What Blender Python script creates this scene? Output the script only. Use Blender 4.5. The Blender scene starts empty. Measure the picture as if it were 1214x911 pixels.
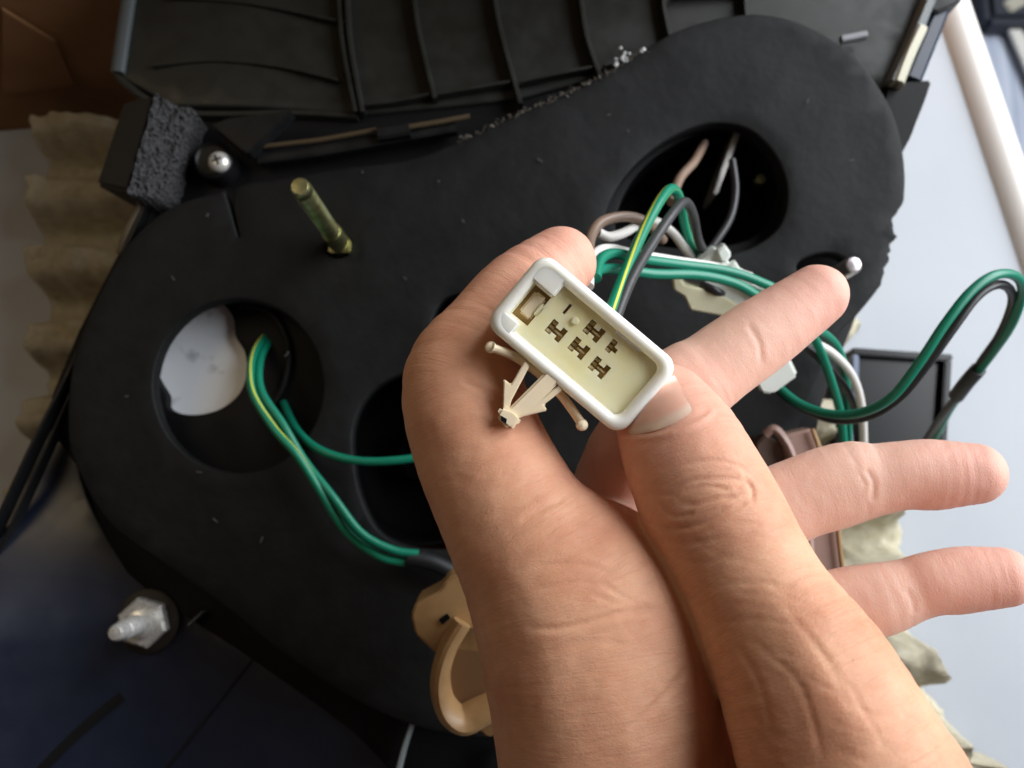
import bpy, bmesh, math, random
import numpy as np
from mathutils import Vector, Matrix, geometry, noise as mnoise
random.seed(7); rng = np.random.default_rng(7)
S = bpy.context.scene
COL = S.collection
CM = 0.01
# ---------------------------------------------------------------- camera
PXF = 1012.0; CX, CY = 607.0, 455.5          # photo pixels, 30 mm lens on a 36 mm wide sensor
TILT = math.radians(12)
CAM = np.array([0.0, 0.0, 34.0])             # centimetres above the table
FW = np.array([0, math.sin(TILT), -math.cos(TILT)])
UP = np.array([0, math.cos(TILT), math.sin(TILT)])
RT = np.array([1.0, 0, 0])
cd = bpy.data.cameras.new('camera'); cam = bpy.data.objects.new('camera', cd); COL.objects.link(cam)
cd.lens = 30.0; cd.sensor_width = 36.0; cd.clip_start = 0.005; cd.clip_end = 50
cam.location = CAM * CM; cam.rotation_euler = (TILT, 0, 0)
cd.dof.use_dof = True; cd.dof.focus_distance = 0.15; cd.dof.aperture_fstop = 22
S.camera = cam
# ---------------------------------------------------------------- light
w = bpy.data.worlds.new('World'); S.world = w; w.use_nodes = True
bg = w.node_tree.nodes['Background']; bg.inputs[0].default_value = (1.0, .72, .58, 1); bg.inputs[1].default_value = .055
def area(name, loc, target, sx, sy, power, col):
    d = bpy.data.lights.new(name, 'AREA'); d.shape = 'RECTANGLE'; d.size = sx*CM; d.size_y = sy*CM; d.energy = power; d.color = col
    o = bpy.data.objects.new(name, d); COL.objects.link(o); o.location = Vector(loc)*CM
    o.rotation_euler = (Vector(target)-Vector(loc)).to_track_quat('-Z', 'Y').to_euler(); return o
area('window_light', (87, 38, 57), (4, 2, 8), 122, 104, 29.5, (.93, .965, 1.0))
area('tray_fill_light', (-30, 15.5, 42), (-24, 6, 3), 20, 20, .22, (1.0, .80, .52))  # added warm fill to lift the pulp tray, not an actual fitting
vs = S.view_settings; vs.view_transform = 'Standard'; vs.look = 'None'; vs.exposure = 0; vs.gamma = 1; vs.use_curve_mapping = False
# ---------------------------------------------------------------- projection helpers (cm)
def ray(px, py): return FW + RT*((px-CX)/PXF) + UP*((CY-py)/PXF)
def P(px, py, d): return CAM + ray(px, py)*d
def at_z(px, py, z):
    r = ray(px, py); return CAM + r*((z-CAM[2])/r[2])
def at_y(px, py, y):
    r = ray(px, py); return CAM + r*((y-CAM[1])/r[1])
nrm = lambda v: np.asarray(v, float)/np.linalg.norm(v)
G0 = P(607, 455, 25.5); GN = -nrm(ray(600, 575))          # the plane of the lamp's foam gasket
GA = nrm(RT - GN*np.dot(RT, GN)); GB = np.cross(GN, GA)
def L(px, py, h=0.0):
    r = ray(px, py); o = G0 + GN*h
    return CAM + r*(np.dot(o-CAM, GN)/np.dot(r, GN))
def L2(px, py, h=0.0):
    q = L(px, py, h)-G0; return (float(np.dot(q, GA)), float(np.dot(q, GB)))
def fromL(a, b, h): return G0 + GA*a + GB*b + GN*h
def cr(pts, n=8, closed=False):
    p = np.asarray(pts, float); m = len(p); out = []
    for i in range(m if closed else m-1):
        if closed: a, b, c, d = p[(i-1) % m], p[i], p[(i+1) % m], p[(i+2) % m]
        else: a, b, c, d = p[max(i-1, 0)], p[i], p[i+1], p[min(i+2, m-1)]
        for k in range(n):
            t = k/n
            out.append(.5*((2*b)+(c-a)*t+(2*a-5*b+4*c-d)*t*t+(3*b-a-3*c+d)*t**3))
    if not closed: out.append(p[-1])
    return np.array(out)
# ---------------------------------------------------------------- object helpers
def thing(name, label, cat, loc, group=None):
    o = bpy.data.objects.new(name, None); COL.objects.link(o); o.location = Vector(np.asarray(loc))*CM
    o.empty_display_size = .01
    o['label'] = label; o['category'] = cat; o['org'] = [float(x) for x in loc]
    if group: o['group'] = group
    return o
def mk(name, verts, faces, mat, parent=None, smooth=35, label=None, cat=None, group=None, kind=None, loc=None, uv=None):
    V = np.asarray(verts, float)
    org = np.array(parent['org']) if parent is not None else (V.mean(0)*[1, 1, 0]+[0, 0, V[:, 2].min()] if loc is None else np.asarray(loc, float))
    me = bpy.data.meshes.new(name)
    me.from_pydata(((V-org)*CM).tolist(), [], [list(map(int, f)) for f in faces]); me.validate()
    if uv is not None:
        lay = me.uv_layers.new(name='UVMap'); li = np.empty(len(me.loops), int); me.loops.foreach_get('vertex_index', li)
        lay.data.foreach_set('uv', np.asarray(uv, float)[li].ravel())
    bm = bmesh.new(); bm.from_mesh(me); bmesh.ops.recalc_face_normals(bm, faces=bm.faces); bm.to_mesh(me); bm.free()
    if smooth: me.shade_smooth(); me.set_sharp_from_angle(angle=math.radians(smooth))
    me.materials.append(mat)
    o = bpy.data.objects.new(name, me); COL.objects.link(o); o['org'] = [float(x) for x in org]
    if parent is not None: o.parent = parent
    else: o.location = Vector(org)*CM
    if label: o['label'] = label
    if cat: o['category'] = cat
    if group: o['group'] = group
    if kind: o['kind'] = kind
    return o
def bm_arrays(bm):
    bm.verts.ensure_lookup_table(); bm.verts.index_update()
    return [tuple(v.co) for v in bm.verts], [[v.index for v in f.verts] for f in bm.faces]
def hexa(c8, bev=0.03, seg=2):
    bm = bmesh.new(); v = [bm.verts.new(tuple(p)) for p in c8]
    for f in ((0,1,2,3),(4,5,6,7),(0,1,5,4),(1,2,6,5),(2,3,7,6),(3,0,4,7)): bm.faces.new([v[i] for i in f])
    bmesh.ops.recalc_face_normals(bm, faces=bm.faces)
    if bev: bmesh.ops.bevel(bm, geom=list(bm.edges), offset=bev, segments=seg, affect='EDGES', clamp_overlap=True)
    r = bm_arrays(bm); bm.free(); return r
def box(c, axes, half, bev=.03, seg=2):
    c = np.asarray(c, float); a, b, d = [np.asarray(x, float)*h for x, h in zip(axes, half)]
    return hexa([c-a-b-d, c+a-b-d, c+a+b-d, c-a+b-d, c-a-b+d, c+a-b+d, c+a+b+d, c-a+b+d], bev, seg)
def prism(poly3, vec, bev=.02, seg=2):
    bm = bmesh.new(); vec = np.asarray(vec, float)
    lo = [bm.verts.new(tuple(p)) for p in poly3]; hi = [bm.verts.new(tuple(np.asarray(p)+vec)) for p in poly3]
    bm.faces.new(lo); bm.faces.new(hi); n = len(lo)
    for i in range(n): bm.faces.new((lo[i], lo[(i+1) % n], hi[(i+1) % n], hi[i]))
    bmesh.ops.recalc_face_normals(bm, faces=bm.faces)
    if bev: bmesh.ops.bevel(bm, geom=list(bm.edges), offset=bev, segments=seg, affect='EDGES', clamp_overlap=True)
    r = bm_arrays(bm); bm.free(); return r
def tube(path, rad, n=10, flat=1.0, cap=True):
    p = np.asarray(path, float); m = len(p); R = np.full(m, rad, float) if np.isscalar(rad) else np.asarray(rad, float)
    T = np.gradient(p, axis=0); T /= np.linalg.norm(T, axis=1)[:, None]+1e-9
    ref = np.array([0, 0, 1.0]) if abs(T[0][2]) < .9 else np.array([1.0, 0, 0])
    u = nrm(np.cross(T[0], ref)); V, UV = [], []; d = 0
    for i in range(m):
        u = nrm(u - T[i]*np.dot(u, T[i])); v = np.cross(T[i], u)
        if i: d += np.linalg.norm(p[i]-p[i-1])
        for k in range(n):
            t = 2*math.pi*k/n; V.append(p[i]+(u*math.cos(t)+v*math.sin(t)*flat)*R[i]); UV.append((k/n, d))
    F = [(i*n+k, i*n+(k+1) % n, (i+1)*n+(k+1) % n, (i+1)*n+k) for i in range(m-1) for k in range(n)]
    if cap: F += [list(range(n)), [(m-1)*n+k for k in range(n)]]
    return V, F, UV
def lathe(c, axis, prof, n=24, ngon=None):
    """prof: (radius, height) along axis from c"""
    ax = nrm(axis); u = nrm(np.cross(ax, [0.3, 1, 0.1])); v = np.cross(ax, u); V = []
    for r, h in prof:
        for k in range(n):
            t = 2*math.pi*k/n; V.append(np.asarray(c)+ax*h+(u*math.cos(t)+v*math.sin(t))*r)
    m = len(prof)
    F = [(i*n+k, i*n+(k+1) % n, (i+1)*n+(k+1) % n, (i+1)*n+k) for i in range(m-1) for k in range(n)]
    F += [list(range(n)), [(m-1)*n+k for k in range(n)]]
    return V, F
def join(*vf):
    V, F = [], []
    for v, f in vf:
        o = len(V); V += [tuple(x) for x in v]; F += [[i+o for i in q] for q in f]
    return V, F
def inpoly(pts, poly):
    x, y = pts[:, 0], pts[:, 1]; P_ = np.asarray(poly); r = np.zeros(len(pts), bool); j = len(P_)-1
    for i in range(len(P_)):
        xi, yi, xj, yj = *P_[i], *P_[j]
        c = ((yi > y) != (yj > y)) & (x < (xj-xi)*(y-yi)/(yj-yi+1e-12)+xi); r ^= c; j = i
    return r
def resample(poly, step):
    p = np.asarray(poly, float); q = np.vstack([p, p[:1]]); out = []
    for a, b in zip(q[:-1], q[1:]):
        n = max(1, int(round(np.linalg.norm(b-a)/step)))
        out += [a+(b-a)*k/n for k in range(n)]
    return np.array(out)
def plate(outline, holes, top, thick, step=.5, edge=.06, frame=fromL, edge_step=None):
    """a slab with holes, meshed inside so its top can undulate; rounded upper edge"""
    loops = [resample(outline, edge_step or step)]+[resample(h, edge_step or step*.6) for h in holes]
    pts, edges, drop = [], [], []
    def area2(p): return .5*np.sum(p[:, 0]*np.roll(p[:, 1], -1)-np.roll(p[:, 0], -1)*p[:, 1])
    for li, lp in enumerate(loops):
        if area2(lp) < 0: lp = lp[::-1]
        t = np.roll(lp, -1, 0)-np.roll(lp, 1, 0); t /= np.linalg.norm(t, axis=1)[:, None]+1e-9
        nn = np.c_[-t[:, 1], t[:, 0]]*(1 if li == 0 else -1)
        for e, dr in ((0, edge), (edge*.3, edge*.3), (edge, 0)) if edge else ((0, 0),):
            o = len(pts); q = lp+nn*e; pts += q.tolist(); drop += [dr]*len(q)
            edges += [(o+i, o+(i+1) % len(q)) for i in range(len(q))]
    allp = np.array(pts); lo, hi = allp.min(0), allp.max(0)
    g = np.stack(np.meshgrid(np.arange(lo[0], hi[0], step), np.arange(lo[1], hi[1], step)), -1).reshape(-1, 2)
    g += rng.uniform(-.2, .2, g.shape)*step
    ok = inpoly(g, loops[0])
    for h in loops[1:]: ok &= ~inpoly(g, h)
    g = g[ok]
    d = np.array([np.min(np.sum((allp-q)**2, 1)) for q in g]) if len(g) else np.zeros(0)
    g = g[d > (max(edge*1.5, step*.35))**2] if len(g) else g
    vin = [Vector(p) for p in pts]+[Vector(q) for q in g]; drop += [0]*len(g)
    vo, eo, fo, ov, _, _ = geometry.delaunay_2d_cdt(vin, edges, [], 0, 1e-5)
    V2 = np.array([(v.x, v.y) for v in vo]); F = np.array(fo); cen = V2[F].mean(1)
    ok = inpoly(cen, loops[0])
    for h in loops[1:]: ok &= ~inpoly(cen, h)
    F = F[ok]
    dr = np.array([max([drop[i] for i in o], default=0) for o in ov])
    hz = np.array([top(a, b) for a, b in V2])
    N = len(V2)
    V = [frame(a, b, h-k) for (a, b), h, k in zip(V2, hz, dr)]+[frame(a, b, h-thick) for (a, b), h in zip(V2, hz)]
    FF = F.tolist()+[[i+N for i in f[::-1]] for f in F.tolist()]
    cnt = {}
    for f in F.tolist():
        for i in range(3):
            a, b = f[i], f[(i+1) % 3]; cnt.setdefault((min(a, b), max(a, b)), []).append((a, b))
    for k, v in cnt.items():
        if len(v) == 1: a, b = v[0]; FF.append([b, a, a+N, b+N])
    used = sorted({i for f in FF for i in f}); mp = {j: i for i, j in enumerate(used)}
    return [V[i] for i in used], [[mp[i] for i in f] for f in FF]
def nz(x, y, z=0, s=1.0): return mnoise.noise(Vector((x*s, y*s, z*s)))
# ---------------------------------------------------------------- materials
def mat(name, col, rough=.5, metal=0, spec=.5, sss=0, sssr=(1, .4, .25), sscale=.003, sheen=0, coat=0, trans=0, ior=1.5):
    m = bpy.data.materials.new(name); m.use_nodes = True; nt = m.node_tree; b = nt.nodes['Principled BSDF']
    b.inputs['Base Color'].default_value = (*col, 1); b.inputs['Roughness'].default_value = rough; b.inputs['Metallic'].default_value = metal
    b.inputs['Specular IOR Level'].default_value = spec; b.inputs['IOR'].default_value = ior
    if sss: b.inputs['Subsurface Weight'].default_value = sss; b.inputs['Subsurface Radius'].default_value = sssr; b.inputs['Subsurface Scale'].default_value = sscale
    if sheen: b.inputs['Sheen Weight'].default_value = sheen; b.inputs['Sheen Roughness'].default_value = .5
    if coat: b.inputs['Coat Weight'].default_value = coat; b.inputs['Coat Roughness'].default_value = .08
    if trans: b.inputs['Transmission Weight'].default_value = trans
    return m
def N(m, t, **k):
    n = m.node_tree.nodes.new(t)
    for a, v in k.items(): setattr(n, a, v)
    return n
def LK(m, a, b): m.node_tree.links.new(a, b)
def bsdf(m): return m.node_tree.nodes['Principled BSDF']
def coords(m, scale=(100, 100, 100), rot=(0, 0, 0), out='Object'):
    tc = N(m, 'ShaderNodeTexCoord'); mp = N(m, 'ShaderNodeMapping'); LK(m, tc.outputs[out], mp.inputs[0])
    mp.inputs['Scale'].default_value = scale; mp.inputs['Rotation'].default_value = rot; return mp.outputs[0]
def noise(m, vec, scale, detail=4, rough=.6, dist=0):
    n = N(m, 'ShaderNodeTexNoise'); LK(m, vec, n.inputs['Vector']); n.inputs['Scale'].default_value = scale; n.inputs['Detail'].default_value = detail
    n.inputs['Roughness'].default_value = rough; n.inputs['Distortion'].default_value = dist; return n.outputs['Fac']
def ramp(m, fac, stops):
    r = N(m, 'ShaderNodeValToRGB'); LK(m, fac, r.inputs[0]); e = r.color_ramp.elements
    while len(e) < len(stops): e.new(.5)
    for x, (p, c) in zip(e, stops): x.position = p; x.color = (*c, 1) if len(c) == 3 else c
    return r.outputs[0]
def bump(m, hts, prev=None):
    """hts: list of (socket, strength, distance in cm)"""
    for h, s, d in hts:
        b = N(m, 'ShaderNodeBump'); LK(m, h, b.inputs['Height']); b.inputs['Strength'].default_value = s; b.inputs['Distance'].default_value = d*CM
        if prev is not None: LK(m, prev, b.inputs['Normal'])
        prev = b.outputs[0]
    LK(m, prev, bsdf(m).inputs['Normal']); return prev
def colvar(m, vec, scale, c0, c1, lo=.35, hi=.65, detail=5):
    LK(m, ramp(m, noise(m, vec, scale, detail), [(lo, c0), (hi, c1)]), bsdf(m).inputs['Base Color'])
def roughvar(m, vec, scale, r0, r1):
    LK(m, ramp(m, noise(m, vec, scale, 5), [(.35, (r0,)*3), (.65, (r1,)*3)]), bsdf(m).inputs['Roughness'])

foam = mat('black_foam', (.012, .0125, .013), .62, spec=.22)
c = coords(foam); colvar(foam, c, 1.3, (.004, .0045, .0048), (.007, .0075, .0078)); bump(foam, [(noise(foam, c, 40, 3), .12, .02), (noise(foam, c, .8, 3), .2, .2)])
cfoam = mat('cut_foam', (.03, .03, .031), .8, spec=.3)
c = coords(cfoam); v = N(cfoam, 'ShaderNodeTexVoronoi'); LK(cfoam, c, v.inputs['Vector']); v.inputs['Scale'].default_value = 9
LK(cfoam, ramp(cfoam, v.outputs['Distance'], [(.1, (.012,)*3), (.6, (.05, .05, .053))]), bsdf(cfoam).inputs['Base Color']); bump(cfoam, [(v.outputs['Distance'], 1, .12)])
bplast = mat('black_plastic', (.006, .0065, .007), .42, spec=.32)
c = coords(bplast); bump(bplast, [(noise(bplast, c, 60, 2), .12, .01)]); roughvar(bplast, c, 1.5, .36, .55)
rplast = mat('ribbed_black_plastic', (.014, .015, .0128), .4, spec=.42)
c = coords(rplast); bump(rplast, [(noise(rplast, c, 70, 2), .12, .01)]); roughvar(rplast, c, 1.2, .34, .52)
gplast = mat('glossy_black_blue_sheen', (.004, .009, .024), .3, spec=.7)  # the window's blue sheen is painted into this black plastic's base colour
c = coords(gplast); roughvar(gplast, c, .8, .34, .42); bump(gplast, [(noise(gplast, c, .7, 3), .08, .05)])
deep = mat('dark_socket_plastic', (.004, .004, .005), .55, spec=.2)
shellm = mat('white_nylon', (.93, .91, .82), .38, spec=.45, sss=.5, sssr=(1, .9, .7), sscale=.003)
c = coords(shellm); bump(shellm, [(noise(shellm, c, 5, 3), .1, .02)])
insm = mat('yellowed_nylon', (.84, .76, .52), .42, spec=.4, sss=.5, sssr=(1, .85, .5), sscale=.003)
c = coords(insm); colvar(insm, c, 1.6, (.96, .85, .48), (.98, .90, .60)); bump(insm, [(noise(insm, c, 9, 3), .12, .02)])
clipm = mat('cream_nylon', (.88, .74, .53), .45, spec=.4, sss=.25, sssr=(1, .8, .6), sscale=.001)
slotm = mat('slot_brown', (.52, .37, .18), .6)
termm = mat('terminal_metal', (.62, .52, .34), .4, metal=.3)
inlm = mat('milky_nylon', (.70, .74, .69), .4, spec=.45, sss=.3, sssr=(.9, 1, .9), sscale=.0015)
inlc = mat('cream_milky_nylon', (.72, .70, .50), .42, spec=.45, sss=.3, sssr=(1, .9, .6), sscale=.0015)
def wiremat(name, c0, stripe=None, rough=.38, dull=None):
    m = mat(name, c0, rough, spec=.5)
    if stripe:
        u = N(m, 'ShaderNodeUVMap'); sx = N(m, 'ShaderNodeSeparateXYZ'); LK(m, u.outputs[0], sx.inputs[0])
        ma = N(m, 'ShaderNodeMath', operation='MULTIPLY_ADD'); LK(m, sx.outputs[1], ma.inputs[0]); ma.inputs[1].default_value = .045; LK(m, sx.outputs[0], ma.inputs[2])
        fr_ = N(m, 'ShaderNodeMath', operation='FRACT'); LK(m, ma.outputs[0], fr_.inputs[0])
        LK(m, ramp(m, fr_.outputs[0], [(.0, c0), (.79, c0), (.80, stripe), (.86, stripe), (.87, c0)]), bsdf(m).inputs['Base Color'])
    c = coords(m); bump(m, [(noise(m, c, 12, 3), .15, .02)])
    return m
wgreen = wiremat('green_insulation', (.004, .20, .12)); wgy = wiremat('green_yellow_insulation', (.004, .21, .12), (.62, .62, .06))
wblack = wiremat('black_insulation', (.02, .02, .022)); wgrey = wiremat('dark_grey_insulation', (.05, .05, .052)); wwhite = wiremat('white_insulation', (.78, .76, .72))
wbrown = wiremat('brown_insulation', (.22, .15, .11)); tapem = wiremat('black_tape', (.012, .014, .016), rough=.5)
brass = mat('zinc_yellow_metal', (.55, .53, .25), .33, metal=1)
c = coords(brass); colvar(brass, c, 3, (.42, .40, .16), (.66, .66, .38)); bump(brass, [(noise(brass, c, 25, 2), .2, .01)])
steel = mat('zinc_steel', (.74, .74, .71), .32, metal=.5); c = coords(steel); roughvar(steel, c, 6, .18, .42)
pink = mat('pinkish_steel', (.75, .68, .70), .3, metal=1)
rust = mat('brown_glue_rod', (.06, .04, .018), .6)
tanm = mat('tan_plastic', (.46, .30, .15), .42, sss=.1, sssr=(1, .6, .3), sscale=.001); c = coords(tanm); colvar(tanm, c, .9, (.32, .18, .075), (.42, .26, .12)); bump(tanm, [(noise(tanm, c, 12, 3), .12, .02)])
pinkm = mat('brown_pink_plastic', (.36, .23, .19), .4); c = coords(pinkm); bump(pinkm, [(noise(pinkm, c, 10, 3), .12, .02)])
reflm = mat('silvery_reflector', (.80, .82, .84), .35, spec=.6)
c = coords(reflm); f = noise(reflm, c, .9, 5, .6); LK(reflm, ramp(reflm, f, [(.30, (.5, .53, .57)), (.42, (.86, .90, .95)), (.7, (.88, .92, .97))]), bsdf(reflm).inputs['Base Color'])
gluem = mat('clear_glue', (.75, .76, .76), .25, spec=.6, trans=.3)
fibm = mat('torn_glue_paper', (.10, .088, .07), .8)
card = mat('brown_cardboard', (.27, .145, .07), .8, spec=.2)
c = coords(card); colvar(card, c, .5, (.25, .125, .055), (.29, .15, .07)); bump(card, [(noise(card, c, 14, 4), .15, .02), (noise(card, c, .35, 2), .3, .3)])
pulp = mat('moulded_pulp', (.50, .44, .30), .9, spec=.15)
c = coords(pulp); colvar(pulp, c, 2.2, (.60, .54, .37), (.80, .75, .60), .3, .7, 8); bump(pulp, [(noise(pulp, c, 8, 8, .75), 1.0, .14), (noise(pulp, c, 30, 3), .5, .03)])
tabm = mat('white_laminate', (.80, .81, .83), .4, spec=.4)
c = coords(tabm); bump(tabm, [(noise(tabm, c, 40, 2), .05, .01)]); colvar(tabm, c, .12, (.425, .45, .495), (.455, .485, .525))
rimm = mat('cream_edge_trim', (.80, .76, .72), .32, spec=.5)
woodm = mat('grey_wood', (.40, .43, .50), .4)
c = coords(woodm, (18, 1.0, 18)); colvar(woodm, c, 3, (.36, .42, .56), (.62, .68, .80)); bump(woodm, [(noise(woodm, c, 6, 4), .2, .05)])
dkm = mat('dark_blue_fabric', (.03, .035, .05), .7); bgm = mat('beige_panel', (.50, .48, .40), .6); edm = mat('white_edge', (.8, .79, .74), .5)
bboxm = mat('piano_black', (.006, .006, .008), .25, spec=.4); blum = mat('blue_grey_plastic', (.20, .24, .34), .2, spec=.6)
clearm = mat('clear_yellowed_plastic', (.62, .60, .46), .25, spec=.6); navy = mat('navy_plastic', (.025, .035, .06), .3); grym = mat('grey_plastic', (.16, .18, .19), .35)
skin = mat('skin', (.70, .43, .29), .46, spec=.3, sss=.3, sssr=(1, .32, .16), sscale=.0035)
naily = mat('thumb_nail', (.80, .55, .47), .25, spec=.5, sss=.45, sssr=(1, .45, .3), sscale=.002)

# ================================================================ SETTING
fl = at_z(1180, 40, -72)
floor_base = mk('floor', [(-300, -200, -74), (400, -200, -74), (400, 400, -74), (-300, 400, -74)], [(0, 1, 2, 3)], woodm, kind='structure', smooth=0)
for i in range(14):                                         # boards in view beyond the table edge
    x0 = fl[0]-60+i*9.2
    V, F = hexa([(x0, fl[1]-120, -73.9), (x0+9, fl[1]-120, -73.9), (x0+9, fl[1]+120, -73.9), (x0, fl[1]+120, -73.9),
                 (x0, fl[1]-120, -72+.05*(i % 2)), (x0+9, fl[1]-120, -72+.05*(i % 2)), (x0+9, fl[1]+120, -72+.05*(i % 2)), (x0, fl[1]+120, -72+.05*(i % 2))], .15, 1)
    mk('plank', V, F, woodm, floor_base)
# table: its right edge runs away from the camera, with a raised round trim
e0, e1 = at_z(1120, 28, 0), at_z(1197, 260, 0); ed = (e1-e0)/(e0[1]-e1[1])   # per cm toward the viewer
eA = e0-ed*14; eB = e0+ed*75
table = thing('table', 'white laminate table with pale rounded edge trim under everything', 'table', (0, 0, -72))
V, F = hexa([(-75, eB[1], -2.4), (eB[0], eB[1], -2.4), (eA[0], eA[1], -2.4), (-75, eA[1], -2.4), (-75, eB[1], 0), (eB[0], eB[1], 0), (eA[0], eA[1], 0), (-75, eA[1], 0)], 0)
mk('tabletop', V, F, tabm, table)
side = nrm(np.cross(ed, [0, 0, 1.0])); side = side if side[0] > 0 else -side
V, F, _ = tube([eA+side*.62+[0, 0, -.5], (eA+eB)/2+side*.62+[0, 0, -.5], eB+side*.62+[0, 0, -.5]], .98, 28)
mk('edge_trim', V, F, rimm, table)
for x, y in ((-68, eA[1]-6), (eA[0]-8, eA[1]-6), (-68, eB[1]+6), (eB[0]-8, eB[1]+6)):
    mk('leg', *box((x, y, -37.3), np.eye(3), (2, 2, 34.7), .2), tabm, table)
# things past the table edge on the floor
q = at_z(1186, 16, -68)
bag = thing('storage_bag', 'blurred dark blue bag with beige patch on the floor past the table edge', 'bag', (q[0], q[1], -72))
mk('body', *box((q[0]+7, q[1]+7, -70), np.eye(3), (8.5, 8, 2), .9, 4), dkm, bag)
mk('patch', *box((q[0]+2.2, q[1]+1.6, -67.95), (nrm([1, .6, 0]), nrm([-.6, 1, 0]), [0, 0, 1]), (1.5, .9, .25), .22, 4), bgm, bag)
q0, q1 = at_z(1190, 18, -70.4), at_z(1217, 80, -70.4); qd = nrm(q1-q0); qn = np.array([-qd[1], qd[0], 0]); qn = qn if qn[0] > 0 else -qn
qc = (q0+q1)/2+qd*6; ql = np.linalg.norm(q1-q0)/2+6
cab = thing('board', 'blurred beige board with white edge lying on the floor at the top right corner', 'board', (qc+qn*12)*[1, 1, 0]+[0, 0, -72])
mk('panel', *box(qc+qn*12.6+[0, 0, -.95], (qd, qn, [0, 0, 1]), (ql, 12, .35), .12), bgm, cab)
mk('edge_strip', *box(qc+qn*.5, (qd, qn, [0, 0, 1]), (ql, .8, .35), .1), edm, cab)
# cardboard box at the back left
b0 = at_z(0, 156, 0); b1 = at_z(150, 143, 0); bd = nrm(b1-b0); bn = np.array([-bd[1], bd[0], 0])
cb = thing('cardboard_box', 'plain brown cardboard box standing behind the lamp in the shade', 'box', b0+bn*10)
zz = np.array([0, 0, 1.0]); c0 = b0-bd*14
mk('front_panel', *box(c0+bd*22+zz*15+bn*.2, (bd, bn, zz), (22, .2, 15), .06), card, cb)
mk('side_panel', *box(c0+bd*43.8+bn*12.4+zz*15, (bd, bn, zz), (.2, 12, 15), .06), card, cb)
mk('side_panel', *box(c0+bd*.2+bn*12.4+zz*15, (bd, bn, zz), (.2, 12, 15), .06), card, cb)
mk('back_panel', *box(c0+bd*22+zz*15+bn*24.6, (bd, bn, zz), (22, .2, 15), .06), card, cb)
f0 = c0+bn*-.03
tri = [at_y(0, 150, f0[1]), at_y(86, 146, f0[1]), at_y(64, 100, f0[1]), at_y(0, 62, f0[1])]
tri = [t+bn*(np.dot(f0-t, bn)) for t in tri]
mk('flap', *prism(tri, -bn*.14, .03), card, cb)

# ================================================================ MOULDED PULP TRAY
def tray():
    yb = at_z(40, 152, 2)[1]; yf = -16.0
    lx = lambda y: np.interp(y, [yf, -6, at_z(20, 480, 2)[1], at_z(22, 180, 2)[1], yb], [-24, -20, at_z(24, 480, 2)[0], at_z(24, 180, 2)[0], at_z(26, 152, 2)[0]])
    rp = [at_z(*a, 2) for a in ((1150, 900), (1108, 740), (1096, 650), (1086, 600), (1000, 520), (998, 425), (1040, 370), (1020, 300), (960, 120))]
    rx = lambda y: np.interp(y, [p[1] for p in rp], [p[0] for p in rp], left=rp[0][0]+1.2)
    ny, nx = 300, 230; V, F = [], []
    per = 3.0
    for j in range(ny):
        y = yf+(yb-yf)*j/(ny-1); ph = (y-yb)/per
        r = .5+.5*math.cos(2*math.pi*ph)
        ridge = r**.7
        for i in range(nx):
            s = i/(nx-1)
            ey = -.25*ridge+.35*nz(0, y, 3, 1.1)+.15*nz(0, y, 9, 4)
            x0 = lx(y)-ey; x1 = rx(y)-.1*ridge+.45*nz(5, y, 3, 1.3)+.2*nz(2, y, 7, 4)
            x = x0+(x1-x0)*s
            tooth = .5+.5*math.tanh(6*math.sin(2*math.pi*(x/4.6+.5*math.floor(ph+.5)*.9)))
            z = .4+2.7*(.5+.5*math.tanh(4.5*(r-.45)))*(.9+.1*tooth)+.16*math.tanh(6*nz(x*.3, y, 7, 1.3))*ridge+.10*nz(x, y, 0, .9)+.06*nz(x, y, 4, 4)+.03*nz(x, y, 4, 11)
            z *= min(1, .12+((min(s, 1-s)*(x1-x0))/.55)**.6) if min(s, 1-s)*(x1-x0) < .55 else 1
            V.append((x, y+.12*nz(x, y, 12, 2), max(z, .03)+.02))
    for j in range(ny-1):
        for i in range(nx-1):
            a = j*nx+i; F.append((a, a+1, a+nx+1, a+nx))
    return V, F
V, F = tray()
mk('pulp_tray', V, F, pulp, smooth=60, label='corrugated moulded pulp packing tray lying under the black lamp', cat='packing tray', loc=(0, 0, 0))

# ================================================================ TAIL LAMP
lamp = thing('tail_lamp', 'black vehicle tail lamp lying face down with foam gasket, studs and ribs', 'vehicle lamp', G0-GN*6)
A = lambda pts, h=0: [L2(x, y, h) for x, y in pts]
gout = [(80,520),(84,440),(108,368),(150,292),(200,247),(258,227),(266,229),(283,282),(277,225),(332,212),(400,200),(480,190),(540,170),(600,142),(660,115),(720,86),(760,62),(800,38),(850,22),(900,17),(950,28),(1000,55),(1030,85),(1055,122),(1068,162),(1074,205),(1071,240),(1060,258),(1060,285),(1052,310),(1044,338),(1018,372),(990,402),(960,470),(930,560),(900,650),(840,760),(760,850),(640,875),(520,868),(430,835),(335,776),(270,724),(216,684),(142,634),(112,598),(92,560)]
sm = []
for i, p_ in enumerate(gout): sm.append(p_)
gpoly = []
g_ = np.array(sm, float); idx = [6, 7, 8]
cc = cr(sm, 6, True)
gpoly = cc
h1 = cr([(282+101*math.cos(t), 458+103*math.sin(t)) for t in np.linspace(0, 2*math.pi, 13)[:-1]], 4, True)
h2 = cr([(418,535),(421,500),(436,470),(462,450),(500,440),(560,450),(610,500),(610,580),(570,640),(510,652),(455,635),(428,590)], 5, True)
h3 = cr([(716,262),(735,218),(770,180),(812,155),(850,146),(890,155),(920,185),(933,225),(926,265),(898,290),(860,302),(820,306),(770,300),(728,285)], 5, True)
h4 = cr([(513,392),(517,368),(532,352),(560,352),(565,390),(540,405)], 4, True)
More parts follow.
